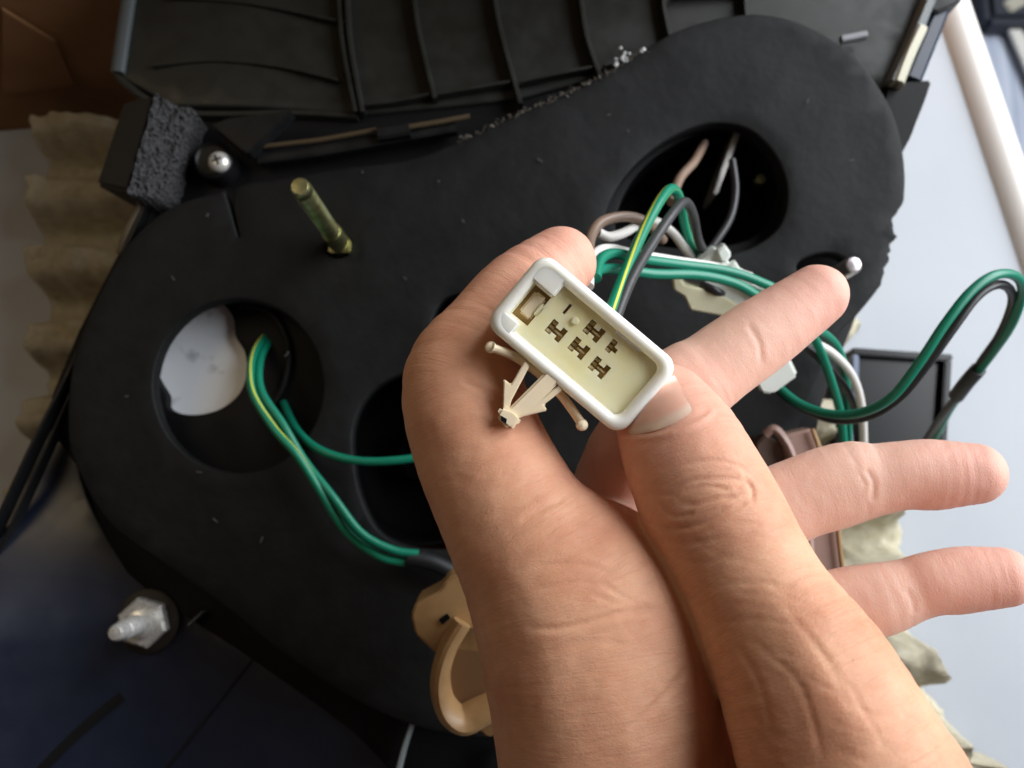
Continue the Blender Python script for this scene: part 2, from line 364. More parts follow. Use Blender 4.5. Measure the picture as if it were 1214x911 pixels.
h5 = cr([(944,318),(955,306),(980,300),(1000,306),(1006,322),(990,338),(960,338)], 4, True)
h6 = cr([(386,300),(388,284),(402,276),(416,284),(417,297),(402,306)], 4, True)
def gtop(a, b):
    # the soft foam sheet sags and lifts a little
    return .07*nz(a, b, 1, .22)+.05*nz(a, b, 5, .6)
hs = [A(h) for h in (h1, h2, h3, h4, h5, h6)]
go = A(gpoly)
# torn upper edge: jitter a stretch of the outline
gq = resample(go, .16); e_lo, e_hi = L2(540, 170), L2(760, 62)
for k in range(len(gq)):
    if e_lo[0] < gq[k][0] < e_hi[0] and gq[k][1] > 5: gq[k] += [.07*nz(k*.9, 0), .09*nz(k*.7, 3)]
    if gq[k][0] > L2(1040, 300)[0] and gq[k][1] < L2(1070, 235)[1] and gq[k][1] > L2(1000, 390)[1]: gq[k] += [.16*nz(k*.45, 6)+.08*nz(k*1.1, 1), 0]
V, F = plate(gq, hs, gtop, .5, .55, .07, edge_step=.16)
mk('foam_gasket', V, F, foam, lamp, smooth=50)
# torn fibres and glue on the gasket's edge
vf = []
seg = [q for q in gq if L2(545, 168)[0] < q[0] < L2(770, 60)[0] and q[1] > L2(600, 178)[1]]
for k in range(520):
    q = seg[int(rng.integers(len(seg)))]+rng.normal(0, .045, 2); h = rng.uniform(-.25, .04); s = rng.uniform(.008, .03)
    d = rng.normal(0, 1, 3); u_ = nrm(d); v_ = nrm(np.cross(u_, GN)); c_ = fromL(q[0], q[1], h)
    vf.append(box(c_, (u_, v_, np.cross(u_, v_)), (s*1.9, s*.6, s*.35), 0))
o = mk('torn_fibres', *join(*vf), fibm, lamp, smooth=0); o['kind'] = 'stuff'
vf = []
for k in range(16):
    x, y = (740+rng.normal(0, 6), 68+rng.normal(0, 5)) if k < 12 else (764+rng.normal(0, 4), 60+rng.normal(0, 2)); c_ = L(x, y, rng.uniform(-.1, .12)); r = rng.uniform(.04, .085)
    vf.append(lathe(c_-GN*r, GN+rng.normal(0, .3, 3), [(r*.6, 0), (r, r*.5), (r*.8, r*1.2), (r*.3, r*1.6)], 8))
o = mk('glue_blob', *join(*vf), gluem, lamp)
# white flecks of lint on the foam
vf = []
for x, y in ((246,255),(340,420),(236,560),(255,617),(549,262),(722,136),(430,204),(745,155),(520,215),(1010,190),(150,470),(640,190),(480,330),(310,640),(205,330),(958,120)):
    a_ = rng.uniform(0, 6.28); u_ = GA*math.cos(a_)+GB*math.sin(a_); vf.append(box(L(x, y, .1), (u_, np.cross(GN, u_), GN), (rng.uniform(.03, .09), .012, .01), 0))
lo_ = mk('lint_fleck', *join(*vf), mat('lint', (.09, .09, .09), .9), lamp, smooth=0); lo_['kind'] = 'stuff'
# housing below
hol1 = cr([(180,430),(186,398),(205,370),(235,357),(262,360),(276,378),(278,398),(290,420),(290,450),(278,472),(255,487),(225,492),(200,485),(197,468),(186,450)], 4, True)
def hpoly(pts, h): return A(pts, h)
base_out = [(178,222),(60,470),(95,560),(150,680),(280,770),(420,870),(520,960),(720,960),(850,850),(925,720),(955,600),(975,480),(1010,390),(1035,320),(1055,230),(1050,130),(980,60),(860,40),(760,75),(560,118),(425,125),(300,122),(205,122)]
h3i = cr([(730,262),(745,222),(775,188),(815,165),(850,158),(885,166),(912,192),(922,225),(914,260),(890,282),(855,292),(820,295),(775,290),(738,280)], 5, True)
h2i = cr([(412,535),(416,498),(432,466),(460,444),(500,432),(562,444),(616,498),(616,584),(574,646),(510,660),(450,640),(422,594)], 5, True)
HH = -1.25
V, F = plate(cr(np.array(hpoly(base_out, HH)), 3, True), [A(hol1, HH), A(h2i, HH), A(h3i, HH)], lambda a, b: HH, 2.6, .9, .08)
mk('housing', V, F, deep, lamp)
# reflector bowl seen through the left opening
bc = np.mean([L(x, y, -1.5) for x, y in hol1], axis=0)
mk('reflector', *lathe(bc, GN, [(.2, -.3), (1.2, -.28), (2.0, -.2), (2.6, 0), (2.9, .05), (2.85, .12), (2.5, .1), (1.9, -.1), (1.1, -.18), (.1, -.2)], 40), reflm, lamp)
# dark ring lying in the left opening and bulb sockets in the others
ring = cr([L(x, y, -1.1) for x, y in ((283,362),(315,368),(335,392),(342,425),(334,462),(318,488),(330,505))], 6)
mk('seal_ring', *tube(ring, .10, 10)[:2], bplast, lamp)
for hp, nm in ((h2i, 'bulb_socket'), (h3i, 'bulb_socket')):
    c_ = np.mean([L(x, y, -1.25) for x, y in hp], axis=0)
    mk(nm, *lathe(c_-GN*3.2, GN, [(2.6, 0), (2.95, .05), (2.95, 2.25), (2.85, 2.25), (2.7, .4), (.9, .35), (.9, 1.5), (.75, 1.6), (.7, .5), (.1, .5)], 32), deep, lamp)
e_a, e_b = L(876, 153, -.75), L(848, 230, -.75)
mk('terminal_blade', *hexa([e_a-GA*.11, e_a+GA*.11, e_b+GA*.08, e_b-GA*.08, e_a-GA*.11-GN*1.6, e_a+GA*.11-GN*1.6, e_b+GA*.08-GN*1.6, e_b-GA*.08-GN*1.6], .03), mat('dull_grey_metal', (.45, .44, .42), .45, metal=.7), lamp)
mk('screw', *lathe(L(902, 213, -1.4), GN, [(.2, -.3), (.2, 0), (.16, .07), (.05, .09)], 16), brass, lamp)
# rear shell, lower left: a glossy skin, its outer edge raised to catch a sheen
so = [(172,238),(96,418),(0,612),(-90,800),(-90,1020),(640,1020),(560,930),(430,860),(300,780),(170,690),(110,610),(86,540),(92,430),(160,290)]
lA, lB = np.array(L2(0, 612)), np.array(L2(172, 238)); ld = nrm(lB-lA); ln = np.array([-ld[1], ld[0]])
def shell_top(a, b):
    d = np.dot(np.array([a, b])-lA, -ln) if np.dot(np.array(L2(400, 800))-lA, -ln) > 0 else np.dot(np.array([a, b])-lA, ln)
    low = np.clip((2.5-b)/8, 0, 1)
    return -1.5+2.6*max(0, min(1, (-9.5-a)/7.5))**1.7*min(1, max(0, (-3.2-b)/4))
V, F = plate(cr(np.array(A(so, -1.2)), 3, True), [], shell_top, 1.4, .45, .08)
mk('rear_shell', V, F, gplast, lamp, smooth=60)
def strip(pts, h, wd, ht, m, name='rib', n=4, par=None):
    """a thin standing rib along a path on the lamp's back"""
    hb = h if callable(h) else None
    if hb: h = -1.4
    c_ = cr([L2(x, y, h+ht) for x, y in pts], n) if len(pts) > 2 else np.array([L2(x, y, h+ht) for x, y in pts])
    t = np.gradient(c_, axis=0); t /= np.linalg.norm(t, axis=1)[:, None]; nn = np.c_[-t[:, 1], t[:, 0]]*wd/2
    V = []; rows = [(-1, 0), (-1, ht*.86), (-.6, ht), (.6, ht), (1, ht*.86), (1, 0)]
    for q, k in zip(c_, nn):
        for s, z in rows: p2 = q+k*s; V.append(fromL(p2[0], p2[1], (hb(*q) if hb else h)+z))
    m_ = len(c_); F = [(i*6+k, i*6+(k+1) % 6, (i+1)*6+(k+1) % 6, (i+1)*6+k) for i in range(m_-1) for k in range(6)]+[list(range(6)), [(m_-1)*6+k for k in range(6)]]
    return mk(name, V, F, m, par or lamp, smooth=40)
strip([(178,228),(96,408),(40,520),(0,606),(-60,735)], -.9, .14, .55, bplast, 'edge_lip')
strip([(186,236),(112,400),(50,540),(0,650),(-40,740)], -1.1, .10, .45, bplast, 'edge_lip')
strip([(165,240),(148,275),(140,300)], -.6, .18, .3, rust, 'glue_bead')
strip([(148,824),(108,858),(64,905),(40,940)], shell_top, .3, .05, deep, 'shell_seam')
strip([(297,784),(250,845),(196,915)], shell_top, .05, .06, bplast, 'shell_seam')
strip([(240,725),(222,742)], -1.2, .05, .3, grym, 'shell_seam')
strip([(489,858),(478,890),(468,930)], -.9, .16, .7, mat('pale_edge', (.20, .23, .24), .3), 'fin')
strip([(596,895),(590,930)], -.9, .14, .7, bplast, 'fin')
# ribbed panel, upper edge
po = [(135,86),(162,-70),(1140,-70),(1112,10),(1060,120),(1000,90),(930,62),(840,70),(712,92),(615,118),(560,124),(425,137),(350,133),(206,130),(150,97)]
hp = -1.1
def ptop(a, b):
    x0 = L2(270, 40, hp)[0]; return hp+.30*math.exp(-((a-x0)/3.2)**2)
V, F = plate(np.array(A(po, hp)), [], ptop, .9, .5, .1, edge_step=.25)
panel = mk('ribbed_panel', V, F, rplast, lamp, smooth=50)
for pts in ([(399,-60),(404,40),(421,132)], [(408,-60),(413,40),(429,132)], [(486,-60),(493,20),(515,116)], [(580,-60),(590,20),(617,122)], [(683,-60),(693,30),(712,90)], [(782,-60),(788,10),(800,62)], [(880,-60),(886,20)]):
    strip(pts, hp-.05, .16, .5, rplast, 'rib', par=panel)
for pts in ([(425,124),(470,119),(512,110)], [(518,111),(560,104),(610,95)], [(618,96),(660,87),(706,78)], [(716,77),(755,68),(795,58)], [(180,77),(250,71),(330,78),(400,94)], [(198,-4),(300,4),(400,24)], [(401,24),(412,27)], [(407,85),(420,89)], [(800,-8),(880,-14)]):
    strip(pts, hp-.05, .13, .42, rplast, 'rib', par=panel)
strip([(162,-70),(148,10),(137,84)], hp-.1, .42, .45, mat('lit_black_edge', (.07, .08, .085), .35), 'panel_lip', par=panel)  # light catching the panel's left edge, painted as a paler colour
strip([(137,88),(206,131),(350,133),(424,137)], hp-.3, .22, .45, rplast, 'panel_lip', par=panel)
# details between the panel and the gasket
V, F, _ = tube([L(310,174,-.45), L(380,166,-.45), L(446,154,-.45)], .075, 10); mk('glue_rod', V, F, rust, lamp)
V, F, _ = tube([L(483,151,-.45), L(520,145,-.45), L(557,138,-.45)], .085, 10); mk('glue_rod', V, F, rust, lamp)
strip([(447,157),(485,151)], -.75, .42, .55, bplast, 'clip_block')
strip([(305,186),(370,178),(450,164),(540,148)], -.95, .4, .4, bplast, 'moulding')
mk('bracket', *prism([L(*p, .0) for p in ((250,148),(268,140),(346,130),(338,140),(294,182),(286,178))], -GN*.6, .05), bplast, lamp)
mk('screw_boss', *lathe(L(258, 196, -.9), GN, [(.62, -.5), (.60, .45), (.52, .52), (.45, .45), (.3, .45)], 28), bplast, lamp)
sc = mk('screw', *lathe(L(260, 193, -.35), GN, [(.33, 0), (.34, .06), (.30, .16), (.2, .24), (.05, .27)], 24), steel, lamp)
for a_ in (0, math.pi/2):
    u_ = GA*math.cos(a_+.4)+GB*math.sin(a_+.4); mk('cross_slot', *box(L(260, 193, -.35)+GN*.26, (u_, np.cross(GN, u_), GN), (.15, .03, .02), 0), deep, sc, smooth=0)
# foam block on the corner
c8 = [L(145,120,.1), L(183,112,.8), L(152,228,.8), L(112,219,.1)]
c9 = [p-GN*2.2+GA*.3 for p in c8]
V, F = hexa(c8+c9, .12, 3); fb = mk('foam_block', V, F, mat('grey_foam_skin', (.030, .028, .025), .7, spec=.25), lamp)
def foamface():
    q = [L(183,113,.82), L(230,131,.1), L(190,238,.1), L(151,230,.82)]; n = 44; V, F = [], []
    for j in range(n):
        for i in range(n):
            s, t = i/(n-1), j/(n-1); p_ = (q[0]*(1-s)+q[1]*s)*(1-t)+(q[3]*(1-s)+q[2]*s)*t
            ed_ = min(s, 1-s, t, 1-t); k = .13*nz(p_[0], p_[1], p_[2], 7)+.10*nz(p_[0], p_[1], p_[2], 3)
            p_ = p_+(GN+GA*.5)*k*.8+ (GA*nz(p_[0], p_[1], 3, 5)+GB*nz(p_[0], p_[1], 8, 5))*.06
            V.append(p_)
    m = n*n
    for j in range(n-1):
        for i in range(n-1): a = j*n+i; F.append((a, a+1, a+n+1, a+n))
    bd_ = [i for i in range(n)]+[j*n+n-1 for j in range(1, n)]+[(n-1)*n+i for i in range(n-2, -1, -1)]+[j*n for j in range(n-2, 0, -1)]
    for b in bd_: V.append(V[b]-GN*2+GA*-.1)
    k = len(bd_)
    for i in range(k): F.append((bd_[i], m+i, m+(i+1) % k, bd_[(i+1) % k]))
    return V, F
mk('cut_face', *foamface(), cfoam, fb, smooth=80)
# studs
def threads(r, h0, h1, pitch=.1):
    out = []; h = h0
    while h < h1: out += [(r*.93, h), (r, h+pitch*.5)]; h += pitch
    return out
def on_stud(px, py, H, h0=0): return L(px, py, h0)
sb = on_stud(402, 289, 0)
stud = mk('stud', *lathe(sb, GN, [(.27, -1.0)]+threads(.265, -.3, 4.7, .09)+[(.25, 4.95), (.20, 5.03), (.05, 5.04)], 20), brass, lamp)
mk('stud_collar', *lathe(sb, GN, [(.36, -.6), (.36, -.05), (.32, .05), (.31, 1.15), (.28, 1.25)], 20), brass, lamp)
mk('stud_foot', *box(sb-GN*.05+GA*.05-GB*.12, (GA, GB, GN), (.34, .2, .25), .04), brass, lamp)
sb = L(176, 736, -1.3)
mk('washer', *lathe(sb, GN, [(.95, -.3), (.95, .1), (.85, .16), (.5, .16)], 32), mat('dark_brown_rubber', (.02, .016, .012), .6), lamp)
mk('hex_nut', *lathe(sb, GN, [(.60, .1), (.76, .18), (.76, .48), (.68, .56), (.34, .56)], 6), steel, lamp, smooth=20)
mk('stud', *lathe(sb, GN, [(.42, .3), (.40, .75)]+threads(.29, .8, 1.75, .09)+[(.25, 1.8), (.24, 2.15), (.18, 2.25), (.05, 2.27)], 20), steel, lamp)
sb = L(985, 331, -.4)
mk('stud', *lathe(sb, GN, threads(.27, -.3, 1.6, .09)+[(.26, 1.7), (.2, 1.78), (.05, 1.8)], 20), pink, lamp)
# right end: rails and clear strip beside the ribs
strip([(1120,-40),(1092,30),(1062,96)], hp-.2, .35, .9, grym, 'side_rail')
strip([(1096,30),(1081,62),(1068,96)], hp-.2, .36, 1.0, clearm, 'clear_strip')
strip([(1136,-40),(1112,25),(1085,92)], hp-.6, .55, .9, navy, 'side_rail')
mk('end_block', *prism([L(*p, -.8) for p in ((1052,98),(1106,94),(1098,118),(1086,148),(1082,160),(1070,182),(1040,150))], -GN*2.2, .08), deep, lamp)
strip([(999,45),(1029,39)], -.75, .22, .28, mat('worn_grey', (.22, .23, .25), .4), 'spring_clip')
mk('end_cap', *prism([L(*p, -.6) for p in ((1106,-30),(1150,-30),(1140,2),(1112,14),(1104,12))], -GN*1.2, .06), bplast, lamp)
# lens below the housing rests on the tray
mk('lens', *hexa([L(150,300,-4.9), L(980,260,-4.9), L(860,760,-4.9), L(200,640,-4.9)]+[L(190,330,-6.4), L(940,290,-6.4), L(820,720,-6.4), L(240,620,-6.4)], .3, 4), mat('red_lens', (.35, .01, .012), .15, spec=.6), lamp)

# ================================================================ BLACK BOX AT THE RIGHT
def obox():
    z1 = 2.6; q = [at_z(*p, z1) for p in ((1011,412),(1130,420),(1122,545),(1009,545))]; cx = sum(q)/4
    t = thing('black_box', 'glossy black plastic block with raised bluish rim on the white table', 'box', (cx[0], cx[1], 0))
    w_ = .26; zz_ = np.array([0, 0, 1.0])
    for i in range(4):
        a, b = q[i], q[(i+1) % 4]; d = nrm(b-a); inn = nrm(np.cross(zz_, d)); inn = inn if np.dot(inn, cx-a) > 0 else -inn
        a2, b2 = (a+d*w_, b-d*w_) if i % 2 else (a, b)
        top = [a2, b2, b2+inn*w_, a2+inn*w_]; bot = [p*[1, 1, 0]+[0, 0, .02] for p in top]
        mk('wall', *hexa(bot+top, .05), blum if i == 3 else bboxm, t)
    mk('bottom', *hexa([p*[1, 1, 0]+(cx-p)*.1*[1, 1, 0]+[0, 0, .04] for p in q]+[p*[1, 1, 0]+(cx-p)*.1*[1, 1, 0]+[0, 0, 2.25] for p in q], .03), bboxm, t)
obox()

# ================================================================ HELD CONNECTOR
CD = 14.3; px2 = CD/PXF
K0 = P(645, 305, CD); KU = nrm(P(800, 435, CD)-K0); KW = -nrm(ray(690, 410)); KW = nrm(KW-KU*np.dot(KW, KU))
KV = np.cross(KU, KW); KV = KV if np.dot(KV, P(583, 385, CD)-K0) > 0 else -KV
CU, CV = 202*px2, 101*px2
def K(u, v, z): return K0+KU*u+KV*v+KW*z
conn = thing('plug_connector', 'white multi pin plug with yellowed terminal face held between thumb and finger', 'connector', K(CU/2, CV/2, -1))
def rr(ins, r, n=6):
    x0, y0, x1, y1 = ins-.085, ins-.085, CU+.085-ins, CV+.085-ins; r = max(r, .02); out = []
    for cx_, cy_, a0 in ((x1-r, y1-r, 0), (x0+r, y1-r, 90), (x0+r, y0+r, 180), (x1-r, y0+r, 270)):
        for k in range(n+1): a_ = math.radians(a0+90*k/n); out.append((cx_+r*math.cos(a_), cy_+r*math.sin(a_)))
    return out
prof = [(.10, -2.1, .25), (.03, -2.05, .27), (0, -1.9, .28), (0, -.14, .28), (.015, -.06, .28), (.055, -.016, .27), (.11, 0, .25), (.165, -.012, .22), (.21, -.055, .18), (.232, -.12, .15), (.24, -.5, .14)]
V, F = [], []; n_ = len(rr(0, .2))
for ins, z, r in prof: V += [K(u, v, z) for u, v in rr(ins, r)]
for i in range(len(prof)-1):
    for k in range(n_): F.append((i*n_+k, i*n_+(k+1) % n_, (i+1)*n_+(k+1) % n_, (i+1)*n_+k))
F.append(list(range(n_)))
shell = mk('shell', V, F, shellm, conn, smooth=50)
def kbox(u0, u1, v0, v1, z0, z1, bev=.03, seg=3): return box(K((u0+u1)/2, (v0+v1)/2, (z0+z1)/2), (KU, KV, KW), ((u1-u0)/2, (v1-v0)/2, (z1-z0)/2), bev, seg)
mk('key_block', *kbox(.02, .56, .02, .43, -.5, -.008, .05), shellm, conn)
mk('key_block', *kbox(.02, .42, 1.09, CV-.02, -.5, -.01, .05), shellm, conn)
mk('key_ledge', *kbox(.36, CU-.15, 1.24, CV-.1, -.5, -.15, .04), insm, conn)
mk('key_ledge', *kbox(1.7, 2.3, .10, .2, -.5, -.12, .04), shellm, conn)
# terminal face: a plate on a rectangular grid with real slots
OFF = .085
slots = []
for u, v, kd in ((.96, .82, 0), (1.45, .80, 0), (1.93, .83, 0), (1.46, .41, 0), (1.94, .42, 3)):
    if kd == 0: slots += [(u-.17, u-.06, v-.14, v+.12), (u-.06, u+.05, v-.05, v+.06), (u+.05, u+.15, v-.13, v+.13)]
    elif kd == 1: slots += [(u-.15, u-.03, v-.13, v+.12), (u-.03, u+.08, v-.02, v+.09), (u+.08, u+.16, v-.22, v+.12)]
    else: slots += [(u-.16, u-.05, v-.13, v+.11), (u-.05, u+.03, v-.03, v+.05)]
slots += [(.83, .88, .31, .51), (.17, .52, .44, 1.07)]
us = sorted({.05, CU-.05, *[s[0] for s in slots], *[s[1] for s in slots]}); vs_ = sorted({.05, CV-.05, *[s[2] for s in slots], *[s[3] for s in slots]})
hole = lambda u, v: any(a < u < b and c_ < v < d for a, b, c_, d in slots)
V, F, ix = [], [], {}
def vi(u, v, z):
    k = (round(u, 4), round(v, 4), round(z, 3))
    if k not in ix: ix[k] = len(V); V.append(K(u, v, z))
    return ix[k]
ZF, ZB = -.20, -.38
cells = {(i, j): hole((us[i]+us[i+1])/2, (vs_[j]+vs_[j+1])/2) for i in range(len(us)-1) for j in range(len(vs_)-1)}
for (i, j), h in cells.items():
    u0, u1, v0, v1 = us[i], us[i+1], vs_[j], vs_[j+1]
    if not h: F.append([vi(u0, v0, ZF), vi(u1, v0, ZF), vi(u1, v1, ZF), vi(u0, v1, ZF)])
    else:
        for (di, dj, a, b) in ((-1, 0, (u0, v0), (u0, v1)), (1, 0, (u1, v1), (u1, v0)), (0, -1, (u1, v0), (u0, v0)), (0, 1, (u0, v1), (u1, v1))):
            if not cells.get((i+di, j+dj), False): F.append([vi(*a, ZF), vi(*b, ZF), vi(*b, ZB), vi(*a, ZB)])
ins_o = mk('terminal_face', V, F, insm, conn, smooth=0)
V, F = kbox(.05, CU-.05, .05, CV-.05, -.48, -.38, 0); mk('slot_floor', V, F, slotm, ins_o, smooth=0)
for u, v in ((.845, .82), (1.335, .80), (1.815, .83), (1.83, .42), (1.345, .41)):
    for k in range(3):
        mk('terminal', *kbox(u-.05, u+.05, v-.12+k*.085, v-.12+k*.085+.055, -.42, -.29-.03*(k % 2), .01, 1), termm, ins_o)
mk('nub', *lathe(K(1.09, .48, -.21), KW, [(.07, 0), (.07, .05), (.05, .07), (.01, .07)], 14), insm, ins_o)
for u, v in ((.96, .82), (1.45, .80), (1.93, .83), (1.46, .41)):
    mk('blade', *kbox(u-.04, u+.13, v-.012, v+.022, -.42, -.27, .006, 1), termm, ins_o)
mk('latch', *kbox(.24, .49, .50, .98, -1.0, -.24, .04), clipm, conn)
mk('latch_tooth', *kbox(.44, .58, .60, .86, -.9, -.20, .03), insm, conn)
# cream retaining clip on its lower side
clip = thing('retaining_clip', 'cream arrow shaped retaining clip pressed under the white plug', 'clip', P(640, 450, 15.2))
V, F, _ = tube(cr([P(582,412,14.55), P(612,424,14.75), P(645,448,14.85), P(668,472,14.8), P(690,503,14.65)], 8), [.095]+[.075]*31+[.095], 12, 1.5); mk('wing', V, F, clipm, clip)
for x, y in ((582, 412), (690, 504)): mk('wing_tip', *lathe(P(x, y, 14.6)-FW*-.13, -FW, [(.02, .02), (.08, .04), (.105, .10), (.105, .15), (.08, .21), (.02, .24)], 16), clipm, clip)
d0 = 14.5
def pp(poly, d, t, bev=.02): return prism([P(x, y, d) for x, y in poly], FW*t, bev)
mk('stem', *pp([(654,434),(670,447),(622,494),(606,498),(600,488)], d0-.05, .34, .04), clipm, clip)
mk('barb', *pp([(596,486),(597,449),(606,456),(622,428),(628,434),(606,476),(604,490)], d0, .3), clipm, clip)
mk('barb', *pp([(616,495),(649,487),(645,480),(668,462),(663,456),(622,488)], d0, .3), clipm, clip)
mk('tip', *pp([(588,492),(594,481),(610,486),(619,495),(614,506),(604,510),(594,503)], d0-.12, .42, .06), clipm, clip)
mk('tip_slot', *pp([(594,493),(601,497),(600,503),(594,499)], d0-.14, .1, 0), deep, clip, smooth=0)

# ================================================================ INLINE CONNECTOR
ic = thing('inline_connector', 'milky white inline wire connector behind the raised middle finger', 'connector', P(870, 385, 24.5))
ia, ib = P(838, 312, 23.6), P(930, 458, 24.4); IU = nrm(ib-ia); IW = -nrm(ray(880, 380)); IW = nrm(IW-IU*np.dot(IW, IU)); IV = np.cross(IW, IU)
il = np.linalg.norm(ib-ia)
def ibx(u0, u1, v0, v1, z0, z1, bev=.05): return box(ia+IU*(u0+u1)/2+IV*(v0+v1)/2+IW*(z0+z1)/2, (IU, IV, IW), ((u1-u0)/2, (v1-v0)/2, (z1-z0)/2), bev, 3)
def ip(nm, poly, d, t, m, bev=.07): return mk(nm, *prism([P(x, y, d) for x, y in poly], -IW*t, bev, 3), m, ic)
ip('female_half', [(822,320),(836,306),(853,297),(861,313),(893,331),(912,352),(884,374),(846,352)], 22.1, 1.2, inlm)
ip('latch_tab', [(850,298),(860,290),(868,302),(861,313),(855,310)], 21.9, .5, inlm, .04)
ip('latch_tab', [(862,319),(872,309),(880,322),(886,331),(912,348),(903,358),(880,342)], 21.85, .35, inlm, .04)
ip('male_half', [(892,446),(928,424),(938,427),(947,446),(917,468),(903,467)], 22.6, 1.2, inlm)
ip('joint', [(866,372),(912,350),(938,424),(892,450)], 22.7, .8, inlm)
ip('skirt', [(798,330),(806,328),(812,338),(848,346),(884,366),(874,378),(835,371),(819,368),(812,352),(799,344)], 22.0, .7, inlc, .04)

# ================================================================ BULB HOLDERS
bh = thing('bulb_holder', 'tan plastic bulb holder at the lower left beside the wrist', 'bulb holder', P(540, 780, 22))
def bp(poly, d, t, m, nm, bev=.06): return mk(nm, *prism([P(x, y, d) for x, y in poly], FW*t, bev, 3), m, bh)
bp([(487,730),(492,716),(522,700),(529,688),(548,680),(600,690),(600,780),(540,772),(517,776),(492,752)], 21.6, 1.3, tanm, 'holder_block')
V, F, _ = tube(cr([P(*q) for q in ((548,738,21.3),(530,770,21.2),(522,805,21.2),(528,836,21.3),(546,852,21.4),(568,842,21.5),(596,826,21.6))], 7), .24, 14, 2.2); mk('curved_arm', V, F, tanm, bh)
bp([(553,852),(572,824),(592,850),(588,872),(578,876),(566,866)], 21.5, .5, tanm, 'end_tab')
bp([(532,765),(548,742),(600,740),(610,830),(550,850),(528,830),(526,800)], 21.6, .5, mat('brown_inner_plastic', (.20, .11, .05), .5), 'inner_wall')
mk('contact', *pp([(520,735),(530,728),(534,733),(524,741)], 21.55, .1, 0), deep, bh, smooth=0)
bh2 = thing('bulb_holder', 'brownish pink plastic bulb holder showing between the spread fingers', 'bulb holder', P(960, 600, 24))
def bq(poly, d, t, m, nm, bev=.05): return mk(nm, *prism([P(x, y, d) for x, y in poly], FW*t, bev, 3), m, bh2)
bq([(930,516),(964,508),(985,560),(998,620),(1000,690),(960,690),(955,620),(940,560)], 24.2, .8, pinkm, 'holder_plate')
V, F, _ = tube(cr([P(*q) for q in ((963,509,24.05),(976,545,24.05),(992,600,24.05),(994,635,24.05),(1000,685,24.05))], 6), .07, 10); mk('plate_edge', V, F, tanm, bh2)
V, F, _ = tube(cr([P(*q) for q in ((908,515,23.6),(918,509,23.5),(930,522,23.5),(940,545,23.6),(955,600,23.8),(960,660,23.9))], 6), .13, 12, 1.4); mk('hook', V, F, pinkm, bh2)
bq([(896,528),(908,515),(935,530),(945,575),(900,570)], 24.6, .7, mat('dark_brown_plastic', (.09, .05, .035), .5), 'holder_body')

# ================================================================ WIRES
def wire(name, label, pts, r, m, n=9, group='wires of the lamp harness'):
    V, F, UV = tube(cr([P(*q) if len(q) == 3 else L(q[0], q[1], q[2]) for q in pts], n), r, 12)
    return mk(name, V, F, m, label=label, cat='tape' if name == 'tape_sleeve' else 'wire', group=None if name == 'tape_sleeve' else group, uv=UV, loc=V[0], smooth=60)
def Lw(pts): return [(lambda q: tuple(q))(p) for p in pts]
def wireL(name, label, pts, r, m, n=9, group='green wires at the left opening'):
    V, F, UV = tube(cr([L(*q) for q in pts], n), r, 12)
    return mk(name, V, F, m, label=label, cat='tape' if name == 'tape_sleeve' else 'wire', group=None if name == 'tape_sleeve' else group, uv=UV, loc=V[0], smooth=60)
wireL('green_wire', 'green yellow striped wire coming out of the left opening past the white reflector', [(318,395,-1.6),(303,415,-.7),(297,440,-.1),(301,470,.35),(325,509,.7),(352,540,.85),(378,580,.8),(410,630,.7),(450,660,.65),(480,667,.6)], .125, wgy)
wireL('green_wire', 'plain green wire twisted beside the striped one left of the hand', [(322,400,-1.6),(309,425,-.6),(309,462,.2),(335,503,.5),(360,545,.6),(395,590,.85),(428,632,.9),(465,652,.8),(496,657,.7)], .122, wgreen)
wireL('green_wire', 'green wire running right from the left opening toward the index finger', [(336,478,-1.2),(352,510,-.3),(378,533,.35),(420,546,.6),(470,546,.7),(530,536,.6),(600,520,.4)], .122, wgreen)
wireL('tape_sleeve', 'black tape sleeve on the green wire ends left of the wrist', [(484,661,.62),(515,668,.6),(560,690,.5),(600,700,.4)], .24, tapem)
wire('green_wire', 'green yellow striped wire arching highest over the right opening', [(722,372,17.0),(742,322,18.2),(764,272,19.4),(784,236,20.3),(797,224,21),(806,237,21.8),(812,268,22.6),(824,305,23.2),(838,330,23.8)], .125, wgy)
wire('grey_wire', 'dark grey wire arching beside the green striped wire behind the plug', [(728,382,17.0),(748,332,18.0),(775,286,19.2),(800,250,20.2),(813,240,20.9),(822,256,21.6),(828,285,22.5),(838,306,23.3),(846,330,23.8)], .122, wgrey)
wire('black_wire', 'black wire curving down inside the right opening', [(868,190,26.6),(872,225,26.2),(866,258,25.6),(850,285,24.8),(835,305,24.0)], .12, wblack)
wire('brown_wire', 'brown wire emerging from the dark right opening', [(835,170,27.5),(823,192,26.6),(806,212,25.6),(796,240,24.6)], .14, wbrown)
wire('brown_wire', 'brown wire looping left of the green arch above the plug', [(708,330,18.6),(699,300,19.2),(701,280,19.8),(714,263,20.3),(742,257,20.8),(766,264,21.2),(786,285,22.0)], .13, wbrown)
wire('white_wire', 'white wire passing under the green arch into the inline connector', [(709,276,20.2),(722,281,20.4),(740,276,20.8),(758,266,21.4),(775,262,21.8),(796,275,22.3),(812,295,22.8),(830,318,23.5)], .12, wwhite)
wire('white_wire', 'white wire bending round the top right corner of the plug', [(698,340,17.6),(700,314,18.2),(708,299,18.8),(724,295,19.4),(752,301,20.2),(800,309,21.2),(852,317,22.0),(890,328,22.6)], .11, wwhite)
wire('green_wire', 'upper green wire running from the plug behind the middle finger', [(706,330,17.8),(712,308,18.4),(730,301,19.0),(765,308,19.8),(810,314,20.6),(860,321,21.2),(900,334,21.6),(930,352,22),(965,400,23.0),(985,450,24.0),(998,500,25),(1002,560,26)], .122, wgreen)
